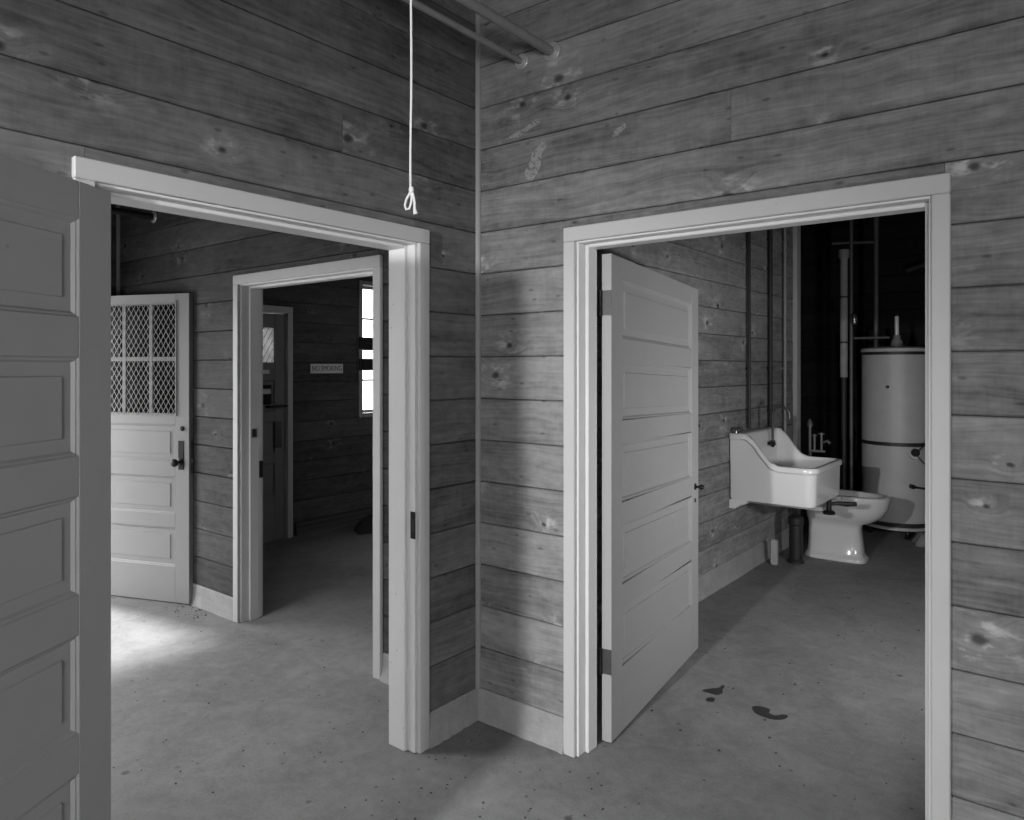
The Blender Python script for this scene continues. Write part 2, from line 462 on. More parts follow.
plank_wall(ww, (WX, 0), (0, 1), (1, 0), 0.151, 4.2, [(D4[0]-0.02, D4[1]+0.02, 0, 2.07), (WN[0]-0.03, WN[1]+0.03, WN[2]-0.03, WN[3]+0.03)], mat='old_wood')
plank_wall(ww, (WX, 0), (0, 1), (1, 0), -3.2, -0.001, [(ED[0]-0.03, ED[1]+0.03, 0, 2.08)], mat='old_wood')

wbl = wall('wall_washroom_left', [(-0.03, 0.081, 0.117, 4.20, 0, CEIL)], 'horizontal board wall behind the sink in the washroom')
BX = 0.10
plank_wall(wbl, (BX, 0), (0, 1), (1, 0), 0.136, 4.15, [])
wbk = wall('wall_washroom_back', [(-0.75, 2.55, 6.02, 6.14, 0, CEIL)], 'unlit dark board wall behind the water heater')
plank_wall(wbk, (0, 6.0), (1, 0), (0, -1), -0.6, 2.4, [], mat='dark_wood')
wal = wall('wall_washroom_alcove', [(-0.75, -0.62, 4.08, 6.14, 0, CEIL), (-0.75, 0.08, 4.20, 4.24, 0, CEIL)], 'dark board wall of the recess left of the water heater')
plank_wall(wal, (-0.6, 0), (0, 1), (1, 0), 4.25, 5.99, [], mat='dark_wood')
wall('wall_washroom_right', [(2.42, 2.55, 0.131, 6.14, 0, CEIL)], 'board wall on the right side of the washroom', 'wood')
wall('wall_hall_right', [(4.3, 4.42, -5.0, 0.131, 0, CEIL)], 'board wall on the right side of the hall', 'wood')
wall('wall_hall_front', [(-0.13, 4.42, -5.02, -4.9, 0, CEIL)], 'board wall behind the viewer in the hall', 'wood')
wall('wall_side_room', [(WX-0.15, -0.13, -3.42, -3.3, 0, CEIL)], 'board wall on the near side of the side room', 'wood')
wall('wall_far_room', [(WX-0.15, -0.75, 5.0, 5.12, 0, CEIL), (-0.85, -0.75, 4.1, 5.12, 0, CEIL)], 'board wall at the end of the far room', 'wood')

# outside ground beyond the open outer door is the same slab (floor reaches out to x = -7.5)

# ------------------------------------------------------------------ kerbs (concrete baseboards)
def baseboard(name, x0, x1, y0, y1, label, out, h=ROW0, mat='kerb'):
    """run of concrete kerb; out = unit plan vector pointing into the room"""
    mb = MB(); n = 12
    along = Vector((x1-x0, y1-y0, 0)); L = along.length; along.normalize()
    o_ = Vector((out[0], out[1], 0))
    sec = lambda j: [(-0.02, 0), (0.022 + j, 0), (0.014 + j*0.4, 0.028), (0.006, h*0.5), (0.004, h-0.006), (-0.001, h), (-0.02, h)]
    rings = []
    for i in range(n+1):
        p = Vector((x0, y0, 0)) + along*L*i/n
        j = rnd.uniform(-0.004, 0.006)
        rings.append([p + o_*a + Vector((0, 0, z)) for a, z in sec(j)])
    mb.loft(rings, smooth=False)
    return tag(mb.build(name, mat), label, 'baseboard', kind='structure')
baseboard('baseboard_left', 0, 0, -0.324, 0.0, 'pale concrete kerb at the foot of the left wall, beside the corner', (1, 0))
baseboard('baseboard_right', 0.0, 0.470, 0, 0, 'pale concrete kerb at the foot of the right wall, between corner and doorway', (0, -1))
baseboard('baseboard_far_right', 1.815, 4.2, 0, 0, 'concrete kerb right of the washroom doorway', (0, -1))
baseboard('baseboard_back', -3.56, -1.976, 0, 0, 'concrete kerb left of the inner doorway, behind the open wire-glazed door', (0, -1))
baseboard('baseboard_inner_right', -0.626, -0.146, 0, 0, 'short concrete kerb right of the inner doorway', (0, -1))
baseboard('baseboard_washroom', BX, BX, 0.14, 4.14, 'pale concrete kerb running under the sink in the washroom', (1, 0), 0.15)
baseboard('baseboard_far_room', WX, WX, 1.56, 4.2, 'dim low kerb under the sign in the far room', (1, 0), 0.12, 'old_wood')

# ------------------------------------------------------------------ corner strips
def strip(name, x, y, z0, z1, label, sx=1, sy=-1, w_=0.02, mat='trim'):
    mb = MB(); n = 5
    pts = [(0, 0)] + [(w_*math.cos(a)*sx, w_*math.sin(a)*sy) for a in [math.pi/2*k/n for k in range(n+1)]]
    mb.loft([[(x+p, y+q, z) for p, q in pts] for z in (z0, z1)], smooth=False)
    return tag(mb.build(name, mat), label, 'trim', kind='structure')
M['strip'] = paint('strip_paint', 0.28, 0.6, 0.3)
strip('trim_1', 0.001, -0.001, ROW0, CEIL, 'thin rounded strip in the corner between the two board walls', w_=0.017, mat='strip')
strip('trim_2', WX+0.001, -0.001, ROW0, CEIL, 'thin pale strip in the far corner above the wire-glazed door', w_=0.02, mat='strip')
pm = MB(); pm.bbox(0.085, 0.135, 4.155, 4.26, 0, CEIL, 0.004)
tag(pm.build('trim_3', 'post'), 'pale corner post ending the board wall behind the sink', 'trim', kind='structure')

# ------------------------------------------------------------------ door frames
def frame(name, label, ops, head, stop, front, loc, rz, casing=0.072, back=True, depth=(0.0, 0.140), right=0.066):
    """frame in local coords: x along the wall, y into the wall (0 = near board face). ops = opening x0,x1"""
    e = empty(name, loc, rz); tag(e, label, 'door frame', kind='structure')
    a, b = ops; c = casing; t = 0.020; j = 0.022
    o0, o1, i0, i1 = a-0.062, b+right, a-0.009, b+0.009
    faces = [(-t, 0.0)] + ([(0.136, 0.136+t)] if back else [])
    for y0, y1 in faces:
        for x0, x1 in ((o0, i0), (i1, o1)):
            MB().bbox(x0, x1, y0, y1, 0, head+0.006, 0.003).build('side_casing', 'trim', e)
        MB().bbox(o0, o1, y0-0.0006, y1, head+0.0065, head+0.064, 0.003).build('head_casing', 'trim', e)
    y0, y1 = depth
    MB().bbox(a-j, a, y0, y1, 0, head, 0.002).build('jamb', 'jamb', e)
    MB().bbox(b, b+j, y0, y1, 0, head, 0.002).build('jamb', 'jamb', e)
    MB().bbox(a-j, b+j, y0, y1, head, head+j, 0.002).build('head_jamb', 'jamb', e)
    s0, s1 = stop
    MB().bbox(a+0.0002, a+0.0165, s0, s1, 0, head-0.001, 0.003).build('stop', 'jamb', e)
    MB().bbox(b-0.0165, b-0.0002, s0, s1, 0, head-0.001, 0.003).build('stop', 'jamb', e)
    MB().bbox(a+0.0165, b-0.0165, s0, s1, head-0.0140, head-0.0002, 0.003).build('head_stop', 'jamb', e)
    return e
# right wall: local x = world x, y = world y
f2 = frame('trim_4', 'pale painted frame of the washroom doorway, right wall of the hall', OPR, HEAD, (0.046, 0.113), 1, (0, 0, 0), 0.0, right=0.057)
# left wall: local x = world y, local y = -world x  -> rz = +90 deg
f1 = frame('trim_5', 'pale painted frame of the left doorway beside the hall corner', OPL, HEAD, (0.042, 0.139), 1, (0, 0, 0), R(90))
f3 = frame('trim_6', 'pale painted frame of the inner doorway in the side room', OPI, HEAD, (0.05, 0.113), 1, (0, 0, 0), 0.0)
f4 = frame('trim_7', 'dim painted frame of the closed door in the far room', D4, 2.045, (0.07, 0.10), 1, (WX, 0, 0), R(90), back=False, depth=(-0.006, 0.10))
f5 = frame('trim_8', 'frame of the outside doorway of the side room', ED, 2.055, (0.06, 0.10), 1, (WX, 0, 0), R(90))
# strike plates and catches
MB().bbox(OPL[1]-0.0022, OPL[1]-0.0002, -0.004, 0.024, 0.865, 0.975, 0.0008).build('strike_plate', 'iron', f1, label='dark strike plate')
MB().bbox(OPL[1]-0.0034, OPL[1]-0.0022, 0.002, 0.016, 0.895, 0.945, 0.0005).build('strike_lip', 'black', f1)
MB().bbox(OPI[0]+0.0167, OPI[0]+0.0195, 0.058, 0.098, 1.125, 1.18, 0.0008).build('strike_plate', 'steel', f3, label='small metal strike plate')
MB().bbox(OPI[0]+0.0195, OPI[0]+0.032, 0.062, 0.078, 1.13, 1.175, 0.002).build('catch', 'iron', f3)
MB().bbox(OPI[0]+0.0002, OPI[0]+0.012, 0.115, 0.142, 0.87, 0.975, 0.002).build('catch', 'iron', f3, label='dark latch catch')

# ------------------------------------------------------------------ panelled doors
def panel_mesh(w_, h, th):
    """horizontal raised panel with sloped sticking on both faces, centred at the origin (x width, z height)"""
    mb = MB()
    def rect(i, y): return [(-w_/2+i, y, -h/2+i), (w_/2-i, y, -h/2+i), (w_/2-i, y, h/2-i), (-w_/2+i, y, h/2-i)]
    T = th/2
    half = [(0.0, 0.0002), (0.004, 0.0050), (0.008, 0.0056), (0.014, 0.0135), (0.046, 0.0125), (0.049, 0.0075)]
    rings = [rect(i, -T+d) for i, d in reversed(half)] + [rect(i, T-d) for i, d in half]
    mb.loft(rings, smooth=False)
    return mb

def panel_door(name, label, width, height, loc, rz, panels, stile=0.115, mat='door', th=0.044, glazed=None, panel_cols=1):
    """local x: from hinge edge (0) to free edge (width); local y: thickness centred; z up.
    panels: list of (z0, z1)"""
    e = empty(name, loc, rz); tag(e, label, 'door', kind='structure')
    z_lo = 0.006
    for x0, x1 in ((0, stile), (width-stile, width)):
        MB().bbox(x0, x1, -th/2, th/2, z_lo, height, 0.002).build('stile', mat, e)
    opens = sorted(list(panels) + ([glazed] if glazed else []))
    zs = z_lo
    for z0, z1 in opens + [(height, None)]:
        MB().bbox(stile+0.0002, width-stile-0.0002, -th/2+0.0004, th/2-0.0004, zs, z0, 0.0012).build('rail', mat, e)
        zs = z1
    iw = width - 2*stile
    first = {}
    for z0, z1 in panels:
        cw = (iw - 0.11*(panel_cols-1))/panel_cols
        for c in range(panel_cols):
            cx = stile + cw/2 + c*(cw+0.11)
            k = round(z1-z0, 3)
            if k in first: p = share(first[k], e, (cx, 0, (z0+z1)/2))
            else: p = first[k] = panel_mesh(cw, z1-z0, th).build('panel', mat, e, loc=(cx, 0, (z0+z1)/2))
            if c < panel_cols-1:
                MB().bbox(cx+cw/2+0.0002, cx+cw/2+0.1098, -th/2+0.0004, th/2-0.0004, z0, z1, 0.0012).build('mullion', mat, e)
    return e

FIVE = [(1.936-0.351*k-0.250, 1.936-0.351*k) for k in range(5)]
# left door: hinged on the left jamb of the left doorway, folded back towards the wall
d1 = panel_door('door_1', 'grey five-panel door folded back at the left edge, nearest the viewer', 1.205, 2.03, (0.0414, -1.5852, 0), math.atan2(-0.872, 0.489), FIVE, th=0.05)
# right door: swung into the washroom
dr = Vector((0.44-0.587, 1.385-0.164, 0)); dw = dr.length
ang2 = math.atan2(dr.y, dr.x)
nrm = Vector((math.sin(ang2), -math.cos(ang2), 0))       # towards +X
d2 = panel_door('door_2', 'pale five-panel door swung open into the washroom', 1.195, 2.03, tuple(Vector((0.587, 0.164, 0)) - nrm*0.022), ang2, FIVE)

def rack(root, width, top, bottom):
    """old door out of square: the free edge hangs lower than the hinge edge"""
    done = set()
    def dz(x, z): return (x/width)*(bottom + (top-bottom)*z/2.03)
    for o in root.children:
        lx, lz = o.location.x, o.location.z
        if o.data.name not in done:
            done.add(o.data.name)
            z0 = dz(lx, lz)
            for v in o.data.vertices: v.co.z += dz(lx+v.co.x, lz+v.co.z) - z0
        o.location.z += dz(lx, lz)
rack(d2, 1.195, -0.040, -0.004)
def hinge(parent_door, z, side):
    """leaf on the door edge (child of the door) with knuckle"""
    e = MB().bbox(-0.0025, -0.0002, -0.022, 0.021, z-0.052, z+0.052, 0.0006).build('hinge', 'hinge', parent_door, label='dark steel butt hinge')
    k = MB(); k.lathe([(0.0001, -0.056), (0.004, -0.056), (0.0075, -0.052), (0.0075, -0.018), (0.0068, -0.017), (0.0075, -0.016), (0.0075, 0.016), (0.0068, 0.017), (0.0075, 0.018), (0.0075, 0.052), (0.004, 0.056), (0.0001, 0.056)], (-0.009, side*0.024, z), n=12)
    k.build('knuckle', 'iron', e)
    return e
for z in (1.826, 0.338):
    hinge(d2, z, 1)
    MB().bbox(OPR[0]+0.0002, OPR[0]+0.0026, 0.1135, 0.139, z-0.052, z+0.052, 0.0006).build('hinge_leaf', 'hinge', f2)
for z in (1.80, 0.30): hinge(d1, z, -1)

def knob(parent, x, y, z, side, mat='brass', r=0.027, k=1.0):
    """rosette, shank and round knob standing out along local y * side"""
    prof = [(0.0001, 0), (0.026, 0), (0.026, 0.003), (0.020, 0.007), (0.009, 0.010), (0.009, 0.030), (0.016, 0.034), (r, 0.046), (r*1.02, 0.054), (r*0.8, 0.064), (r*0.4, 0.069), (0.0001, 0.070)]
    return MB().lathe([(a*k if a > 0.001 else a, h*side*k) for a, h in prof], (x, y, z), axis='Y', n=20).build('knob', mat, parent, label='round metal door knob')
kx = 1.195-0.060
for side in (-1, 1): knob(d2, kx, side*0.0222, 0.905, side, 'iron', 0.02, 0.72)
ek = MB(); ek.lathe([(0.0001, -0.0224), (0.012, -0.0224), (0.012, -0.0245), (0.006, -0.026), (0.0001, -0.026)], (kx, 0, 0.83), 'Y', 14)
ek.build('keyhole_cover', 'iron', d2)

# wire-glazed outside door, swung into the side room almost against the back wall
h3 = Vector((-3.50, -0.430, 0)); t3 = Vector((-2.482, -0.036, 0)); v3 = t3 - h3; a3 = math.atan2(v3.y, v3.x); w3 = v3.length
d3 = panel_door('door_3', 'pale outside door with wire mesh over its glazing, swung open in the side room', w3, 2.045, tuple(h3 + Vector((0, 0.022, 0))), a3,
                [(0.242, 0.498), (0.588, 0.836), (0.936, 1.180)], stile=0.112, glazed=(1.252, 1.975))
gx0, gx1, gz0, gz1 = 0.112, w3-0.112, 1.252, 1.975
cols, rows_ = 4, 2
cw = (gx1-gx0-3*0.028)/4; rh = (gz1-gz0-0.028)/2
for i in range(3):
    x = gx0 + (i+1)*cw + i*0.028
    MB().bbox(x, x+0.028, -0.012, 0.012, gz0, gz1, 0.002).build('muntin', 'door', d3)
for i in range(4):
    x = gx0 + i*(cw+0.028)
    MB().bbox(x, x+cw, -0.012, 0.012, gz0+rh, gz0+rh+0.028, 0.002).build('muntin', 'door', d3)
    for k in range(2):
        z = gz0 + k*(rh+0.028)
        MB().box(x, x+cw, -0.002, 0.002, z, z+rh).build('pane', 'dark_glass', d3)
# expanded wire guard on the room side (local -y), stapled over the rails
mw = MB(); yw = -0.027
pw, ph = 0.034, 0.046
mx0, mx1, mz0, mz1 = gx0-0.012, gx1+0.012, gz0-0.014, gz1+0.024
pw, ph = 0.0205, 0.031
nx = int((mx1-mx0)/pw); n = int((mz1-mz0)/ph)
for i in range(nx+1):
    pts = [(min(max(mx0 + (i + (0.46 if (k+i) % 2 else -0.46))*pw, mx0-0.006), mx1+0.006), yw, mz0 + k*ph) for k in range(n+1)]
    mw.tube(pts, 0.0019, 4)
mo = mw.build('wire_mesh', 'wire', d3, kind='stuff', label='diamond wire mesh over the glazing')
for x in (mx0, mx1): MB().bbox(x-0.004, x+0.004, yw-0.003, -0.0222, mz0, mz1, 0.001).build('mesh_edge', 'door', d3)
# lock plate, knob, cylinder
MB().bbox(w3-0.085, w3-0.040, -0.0255, -0.0222, 0.885, 1.075, 0.0015).build('lock_plate', 'iron', d3, label='dark lock plate')
knob(d3, w3-0.068, -0.0255, 0.935, -1, 'iron', 0.026)
MB().lathe([(0.0001, 0), (0.016, 0), (0.016, -0.006), (0.011, -0.010), (0.0001, -0.010)], (w3-0.052, -0.0222, 1.155), 'Y', 16).build('lock_cylinder', 'iron', d3)
MB().bbox(w3+0.0002, w3+0.003, -0.012, 0.012, 0.86, 1.08, 0.001).build('lock_face', 'steel', d3)
MB().bbox(w3+0.003, w3+0.016, -0.007, 0.007, 0.93, 0.955, 0.002).build('latch_bolt', 'steel', d3)

# closed door in the far room: small light above, two columns of panels
d4 = empty('door_4', (WX-0.03, 0, 0), R(90)); tag(d4, 'dim closed door with a small light in the far room', 'door', kind='structure')
# local x = world y, local -y = world +x (room side)
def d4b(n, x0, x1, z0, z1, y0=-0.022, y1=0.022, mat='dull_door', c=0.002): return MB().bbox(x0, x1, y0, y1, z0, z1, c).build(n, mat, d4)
A, B = D4[0]+0.004, D4[1]-0.004
d4b('stile', A, A+0.13, 0.003, 2.04); d4b('stile', B-0.10, B, 0.003, 2.04)
ropen = [(0.40, 0.70), (0.79, 1.07), (1.16, 1.44)]
zs = 0.003
for z0, z1 in ropen + [(1.60, 1.915), (2.04, None)]:
    d4b('rail', A+0.1302, B-0.1002, zs, z0, -0.0215, 0.0215); zs = z1
xm = (A+B)/2
for z0, z1 in ropen:
    d4b('mullion', xm-0.06, xm+0.06, z0, z1, -0.0215, 0.0215)
    for x0, x1 in ((A+0.13, xm-0.06), (xm+0.06, B-0.10)):
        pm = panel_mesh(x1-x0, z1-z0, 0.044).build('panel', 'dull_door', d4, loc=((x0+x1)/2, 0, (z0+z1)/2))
d4b('light_stile', A+0.13, A+0.24, 1.60, 1.915, -0.0215, 0.0215)
MB().box(A+0.24, B-0.10, -0.004, 0.004, 1.60, 1.915).build('pane', 'frosted', d4)
for k in range(-4, 18):
    x = A+0.24 + k*0.05
    p0, p1 = Vector((x, -0.007, 1.60)), Vector((x+0.18, -0.007, 1.915))
    lo, hi = A+0.242, B-0.102
    t0 = max(0.0, (lo-p0.x)/0.18); t1 = min(1.0, (hi-p0.x)/0.18)
    if t1 - t0 > 0.05: MB().tube([p0.lerp(p1, t0), p0.lerp(p1, t1)], 0.002, 4).build('guard_wire', 'wire', d4)
d4b('mail_plate', B-0.46, B-0.16, 1.500, 1.535, -0.028, -0.0222, 'sign')
d4b('notice_board', B-0.52, B-0.14, 1.225, 1.400, -0.030, -0.0222, 'cloth')
d4b('notice', B-0.44, B-0.15, 1.32, 1.365, -0.0325, -0.0302, 'sign')
d4b('lock_plate', B-0.105, B-0.035, 0.83, 1.07, -0.030, -0.0222, 'black')
d4b('bolt_plate', B-0.17, B+0.012, 1.185, 1.225, -0.030, -0.0222, 'black')
bl = MB(); bl.tube([(B-0.20, -0.040, 1.205), (B+0.03, -0.040, 1.205)], 0.011, 8); bl.build('bolt', 'iron', d4)

# ------------------------------------------------------------------ window of the far room
wn = empty('window_1', (WX, 0, 0), R(90)); tag(wn, 'bright tall window at the edge of the far room, crossed by two dark boards', 'window', kind='structure')
y0, y1, z0, z1 = WN
def wb_(n, xa, xb, za, zb, ya, yb, mat='pipe_light'): return MB().bbox(xa, xb, ya, yb, za, zb, 0.002).build(n, mat, wn)
wb_('side_casing', y0-0.035, y0+0.008, z0-0.03, z1+0.03, -0.018, 0.0); wb_('side_casing', y1-0.008, y1+0.035, z0-0.03, z1+0.03, -0.018, 0.0)
wb_('head_casing', y0+0.0085, y1-0.0085, z1-0.005, z1+0.03, -0.018, 0.0); wb_('sill', y0+0.0085, y1-0.0085, z0-0.03, z0+0.010, -0.03, 0.15)
wb_('side_jamb', y0-0.018, y0+0.010, z0, z1, 0.0, 0.15); wb_('side_jamb', y1-0.010, y1+0.018, z0, z1, 0.0, 0.15)
wb_('head_jamb', y0+0.010, y1-0.010, z1-0.012, z1+0.018, 0.0, 0.15)
ncol, nrow = 3, 4
bw = 0.03
ga, gb, gc, gd = y0+0.035, y1-0.035, z0+0.035, z1-0.04
wb_('sash_stile', y0+0.010, ga, z0+0.01, z1-0.012, 0.075, 0.105); wb_('sash_stile', gb, y1-0.010, z0+0.01, z1-0.012, 0.075, 0.105)
wb_('sash_rail', ga, gb, z0+0.01, gc, 0.075, 0.105); wb_('sash_rail', ga, gb, gd, z1-0.012, 0.075, 0.105)
pwid = (gb-ga-2*0.02)/3; phei = (gd-gc-3*0.02)/4
for i in range(3):
    xa = ga + i*(pwid+0.02)
    if i < 2: wb_('muntin', xa+pwid, xa+pwid+0.02, gc, gd, 0.08, 0.10)
    for k in range(4):
        za = gc + k*(phei+0.02)
        if k < 3: wb_('muntin', xa, xa+pwid, za+phei, za+phei+0.02, 0.08, 0.10)
        MB().box(xa, xa+pwid, 0.088, 0.092, za, za+phei).build('pane', 'clear_glass', wn)
bd1 = MB().bbox(-0.5, 0.5, -0.02, 0, -0.06, 0.06, 0.003).build('window_board', 'cloth', loc=(WX+0.022, 2.775, 1.80), rz=R(90))
bd2 = MB().bbox(-0.5, 0.5, -0.02, 0, -0.06, 0.06, 0.003).build('window_board', 'cloth', loc=(WX+0.022, 2.775, 1.585), rz=R(90))
tag(bd1, 'upper dark board across the far room window', 'board', 'boards across the window')
tag(bd2, 'lower dark board across the far room window', 'board', 'boards across the window')

# ------------------------------------------------------------------ sign
sg = empty('no_smoking_sign', (WX, 1.905, 1.545), R(90)); tag(sg, 'small pale sign reading NO SMOKING on the dim far wall', 'sign')
MB().bbox(-0.19, 0.19, -0.006, -0.0015, -0.045, 0.045, 0.0012).build('plate', 'sign', sg)
tcv = bpy.data.curves.new('lettering', 'FONT'); tcv.body = 'NO SMOKING'; tcv.size = 0.068; tcv.align_x = 'CENTER'; tcv.align_y = 'CENTER'; tcv.extrude = 0.0006; tcv.space_character = 0.98
to = bpy.data.objects.new('tmp_text', tcv); COL.objects.link(to)
bpy.context.view_layer.update()
tm = bpy.data.meshes.new_from_object(to.evaluated_get(bpy.context.evaluated_depsgraph_get()))
bpy.data.objects.remove(to)
tm.transform(Matrix.Rotation(R(90), 4, 'X')); tm.materials.clear(); tm.materials.append(M['letter'])
xs = [v.co.x for v in tm.vertices]; tm.transform(Matrix.Scale(0.345/(max(xs)-min(xs)), 4, (1, 0, 0)))
lt = bpy.data.objects.new('lettering', tm); COL.objects.link(lt); lt.parent = sg; lt.location = (0, -0.0068, 0)

# ------------------------------------------------------------------ pull cord
cx_, cy_, cz_ = 1.5237, -1.8665, 1.7567
k_ = 0.47
pts = []; n = 60
for i in range(n+1):
    z = CEIL - 0.012 - (CEIL - 0.012 - cz_)*i/n
    t = max(0.0, (2.2 - z)/0.45)
    pts.append((0.0006*math.sin(z*31)*t, 0.0006*math.sin(z*23+1)*t, z-CEIL))
cr = empty('pull_cord', (cx_, cy_, CEIL)); tag(cr, 'thin white pull cord hanging from the ceiling, knotted in a loop at its end', 'cord')
MB().tube(pts, 0.0013, 8).build('cord', 'cord', cr)
MB().lathe([(0.0001, 0), (0.03, 0), (0.028, -0.008), (0.012, -0.016), (0.0001, -0.016)], (0, 0, 0), n=20).build('ceiling_plate', 'steel', cr)
ux, uy = 0.785, 0.62
def lp(a, dz): return (ux*a*k_, uy*a*k_, cz_-CEIL+dz*k_)
loop = [lp(0, 0), lp(-0.004, -0.010), lp(-0.011, -0.022), lp(-0.0145, -0.036), lp(-0.012, -0.046), lp(-0.004, -0.044), lp(0.0005, -0.030), lp(0.0015, -0.016), lp(0.001, -0.004)]
MB().tube(loop, 0.0013, 8).build('loop', 'cord', cr)
tail = [lp(0.003, -0.002), lp(0.006, -0.015), lp(0.0085, -0.030), lp(0.0085, -0.044), lp(0.011, -0.057)]
MB().tube(tail, [0.0013, 0.0014, 0.0014, 0.0015, 0.0028], 8).build('tail', 'cord', cr)
MB().lathe([(0.0001, -0.004), (0.0024, -0.003), (0.0032, 0), (0.0024, 0.003), (0.0001, 0.004)], (0.0005, 0, cz_-CEIL), n=12).build('knot', 'cord', cr)

# ------------------------------------------------------------------ overhead pipes with wall flanges
def wall_pipe(name, x, z, r, label, y1, mat='pipe_light', fl='flange'):
    e = empty(name, (x, 0, z)); tag(e, label, 'pipe', 'pipes under the ceiling')
    MB().tube([(0, -0.001, 0), (0, y1, 0)], r, 14).build('pipe', mat, e)
    MB().lathe([(r, -0.0015), (r+0.020, -0.0015), (r+0.021, -0.004), (r+0.017, -0.008), (r+0.012, -0.006), (r+0.006, -0.006), (r+0.005, -0.013), (r, -0.013)], (0, 0, 0), 'Y', 24).build('flange', fl, e)
    return e
wall_pipe('overhead_pipe', 0.247, 2.855, 0.013, 'thinner overhead pipe entering the board wall near the corner strip', -4.88)
wall_pipe('overhead_pipe', 0.403, 2.855, 0.020, 'thicker overhead pipe entering the board wall, farther from the corner', -4.88)
wall_pipe('overhead_pipe', -3.029, 2.62, 0.024, 'dark overhead pipe entering the back wall of the side room', -3.28, 'pipe_dark', 'flange')

# ------------------------------------------------------------------ sink
def rrect(x0, x1, y0, y1, rad, nc=7, ne=9):
    """closed rounded rectangle, rad = radii at (x0y0, x1y0, x1y1, x0y1)"""
    pts = []
    cs = [(x0, y0, 1, 1, 180), (x1, y0, -1, 1, 270), (x1, y1, -1, -1, 0), (x0, y1, 1, -1, 90)]
    corner = []
    for (cx, cy, sx, sy, a0), r in zip(cs, rad):
        r = max(r, 0.001)
        ox, oy = cx + sx*r, cy + sy*r
        corner.append([(ox + r*math.cos(R(a0 + 90*k/nc)), oy + r*math.sin(R(a0 + 90*k/nc))) for k in range(nc+1)])
    for i in range(4):
        pts += corner[i]
        a, b = corner[i][-1], corner[(i+1) % 4][0]
        for k in range(1, ne): pts.append((a[0]+(b[0]-a[0])*k/ne, a[1]+(b[1]-a[1])*k/ne))
    return pts
def smooth01(t): t = min(1, max(0, t)); return t*t*(3-2*t)
SX0, SX1, SY0, SY1 = 0.0, 0.60, 0.0, 0.735
sk = empty('utility_sink', (BX+0.002, 2.655, 0)); tag(sk, 'deep white enamel utility sink with curved high back on washroom wall', 'sink')
def topz(x): return 1.080 - 0.212*smooth01((x-0.115)/0.225)
def sring(ins, zf, back=0.0):
    rr = [max(0.004, 0.012-ins), max(0.01, 0.075-ins), max(0.01, 0.075-ins), max(0.004, 0.012-ins)]
    ps = rrect(SX0+max(ins, 0)+back, SX1-ins, SY0+ins, SY1-ins, rr)
    return [(x, y, zf(x)) for x, y in ps]
rings = [sring(0.016, lambda x: 0.600), sring(0.010, lambda x: 0.612), sring(0.006, lambda x: topz(x)-0.055), sring(0.004, lambda x: topz(x)-0.044),
         sring(-0.008, lambda x: topz(x)-0.036), sring(-0.009, lambda x: topz(x)-0.012), sring(-0.003, lambda x: topz(x)-0.002), sring(0.006, topz),
         sring(0.024, topz, 0.075), sring(0.031, lambda x: topz(x)-0.006, 0.078), sring(0.036, lambda x: topz(x)-0.026, 0.08)]
rings += [sring(0.050, lambda x: min(topz(x)-0.06, 0.80), 0.085), sring(0.062, lambda x: 0.70, 0.085), sring(0.085, lambda x: 0.672, 0.08), sring(0.12, lambda x: 0.665, 0.06)]
MB().loft(rings, cap0=True, cap1=True).build('basin', 'enamel', sk, sharp=50)
# wall skirt under the back of the basin
bk = MB()
sec = [(0.0, 0.600), (0.135, 0.600), (0.125, 0.580), (0.085, 0.567), (0.055, 0.548), (0.045, 0.535), (0.0, 0.535)]
bk.loft([[(x, y, z) for x, z in sec] for y in (0.012, 0.723)], smooth=False)
bk.build('wall_skirt', 'enamel', sk)
# iron rails and drain under the basin
MB().bbox(0.06, 0.62, 0.10, 0.125, 0.572, 0.5995, 0.003).build('support_rail', 'pipe_light', sk)
MB().bbox(0.06, 0.62, 0.60, 0.625, 0.572, 0.5995, 0.003).build('support_rail', 'pipe_light', sk)
MB().lathe([(0.0001, 0.664), (0.03, 0.664), (0.034, 0.668), (0.022, 0.670), (0.0001, 0.667)], (0.33, 0.36, 0.004), n=18).build('drain_strainer', 'steel', sk)
wp = MB(); wp.tube([(0.33, 0.36, 0.61), (0.33, 0.36, 0.52), (0.325, 0.38, 0.49), (0.30, 0.46, 0.475), (0.25, 0.66, 0.46), (0.235, 0.74, 0.45), (0.225, 0.80, 0.43), (0.22, 0.83, 0.38)], 0.020, 12)
wp.build('waste_pipe', 'pipe_dark', sk)
tr = MB(); tr.tube([(0.56, 0.50, 0.598), (0.56, 0.50, 0.505)], 0.018, 12); tr.lathe([(0.0001, 0), (0.040, 0.0), (0.044, 0.014), (0.03, 0.026), (0.0001, 0.03)], (0.56, 0.50, 0.482), n=20)
tr.build('drain_valve', 'iron', sk, label='dark drain valve')
lv = MB(); lv.tube([(0.56, 0.50, 0.555), (0.61, 0.54, 0.560), (0.66, 0.57, 0.556), (0.72, 0.61, 0.558)], [0.010, 0.015, 0.019, 0.015], 10); lv.build('lever', 'iron', sk)
# tap on the left end of the back ledge, and swan-neck spout
tp = MB(); tp.tube([(0.03, 0.06, 1.078), (0.03, 0.06, 1.105)], 0.012, 12); tp.tube([(0.03, 0.02, 1.098), (0.03, 0.15, 1.102)], 0.010, 12)
tp.lathe([(0.0001, 0), (0.016, 0.0), (0.018, 0.006), (0.012, 0.014), (0.0001, 0.016)], (0.03, 0.06, 1.104), n=14)
tp.lathe([(0.0001, -0.015), (0.014, -0.013), (0.017, 0), (0.014, 0.013), (0.0001, 0.015)], (0.03, 0.155, 1.100), axis='Y', n=14)
tp.build('tap', 'brass', sk, label='small metal tap on the back ledge')
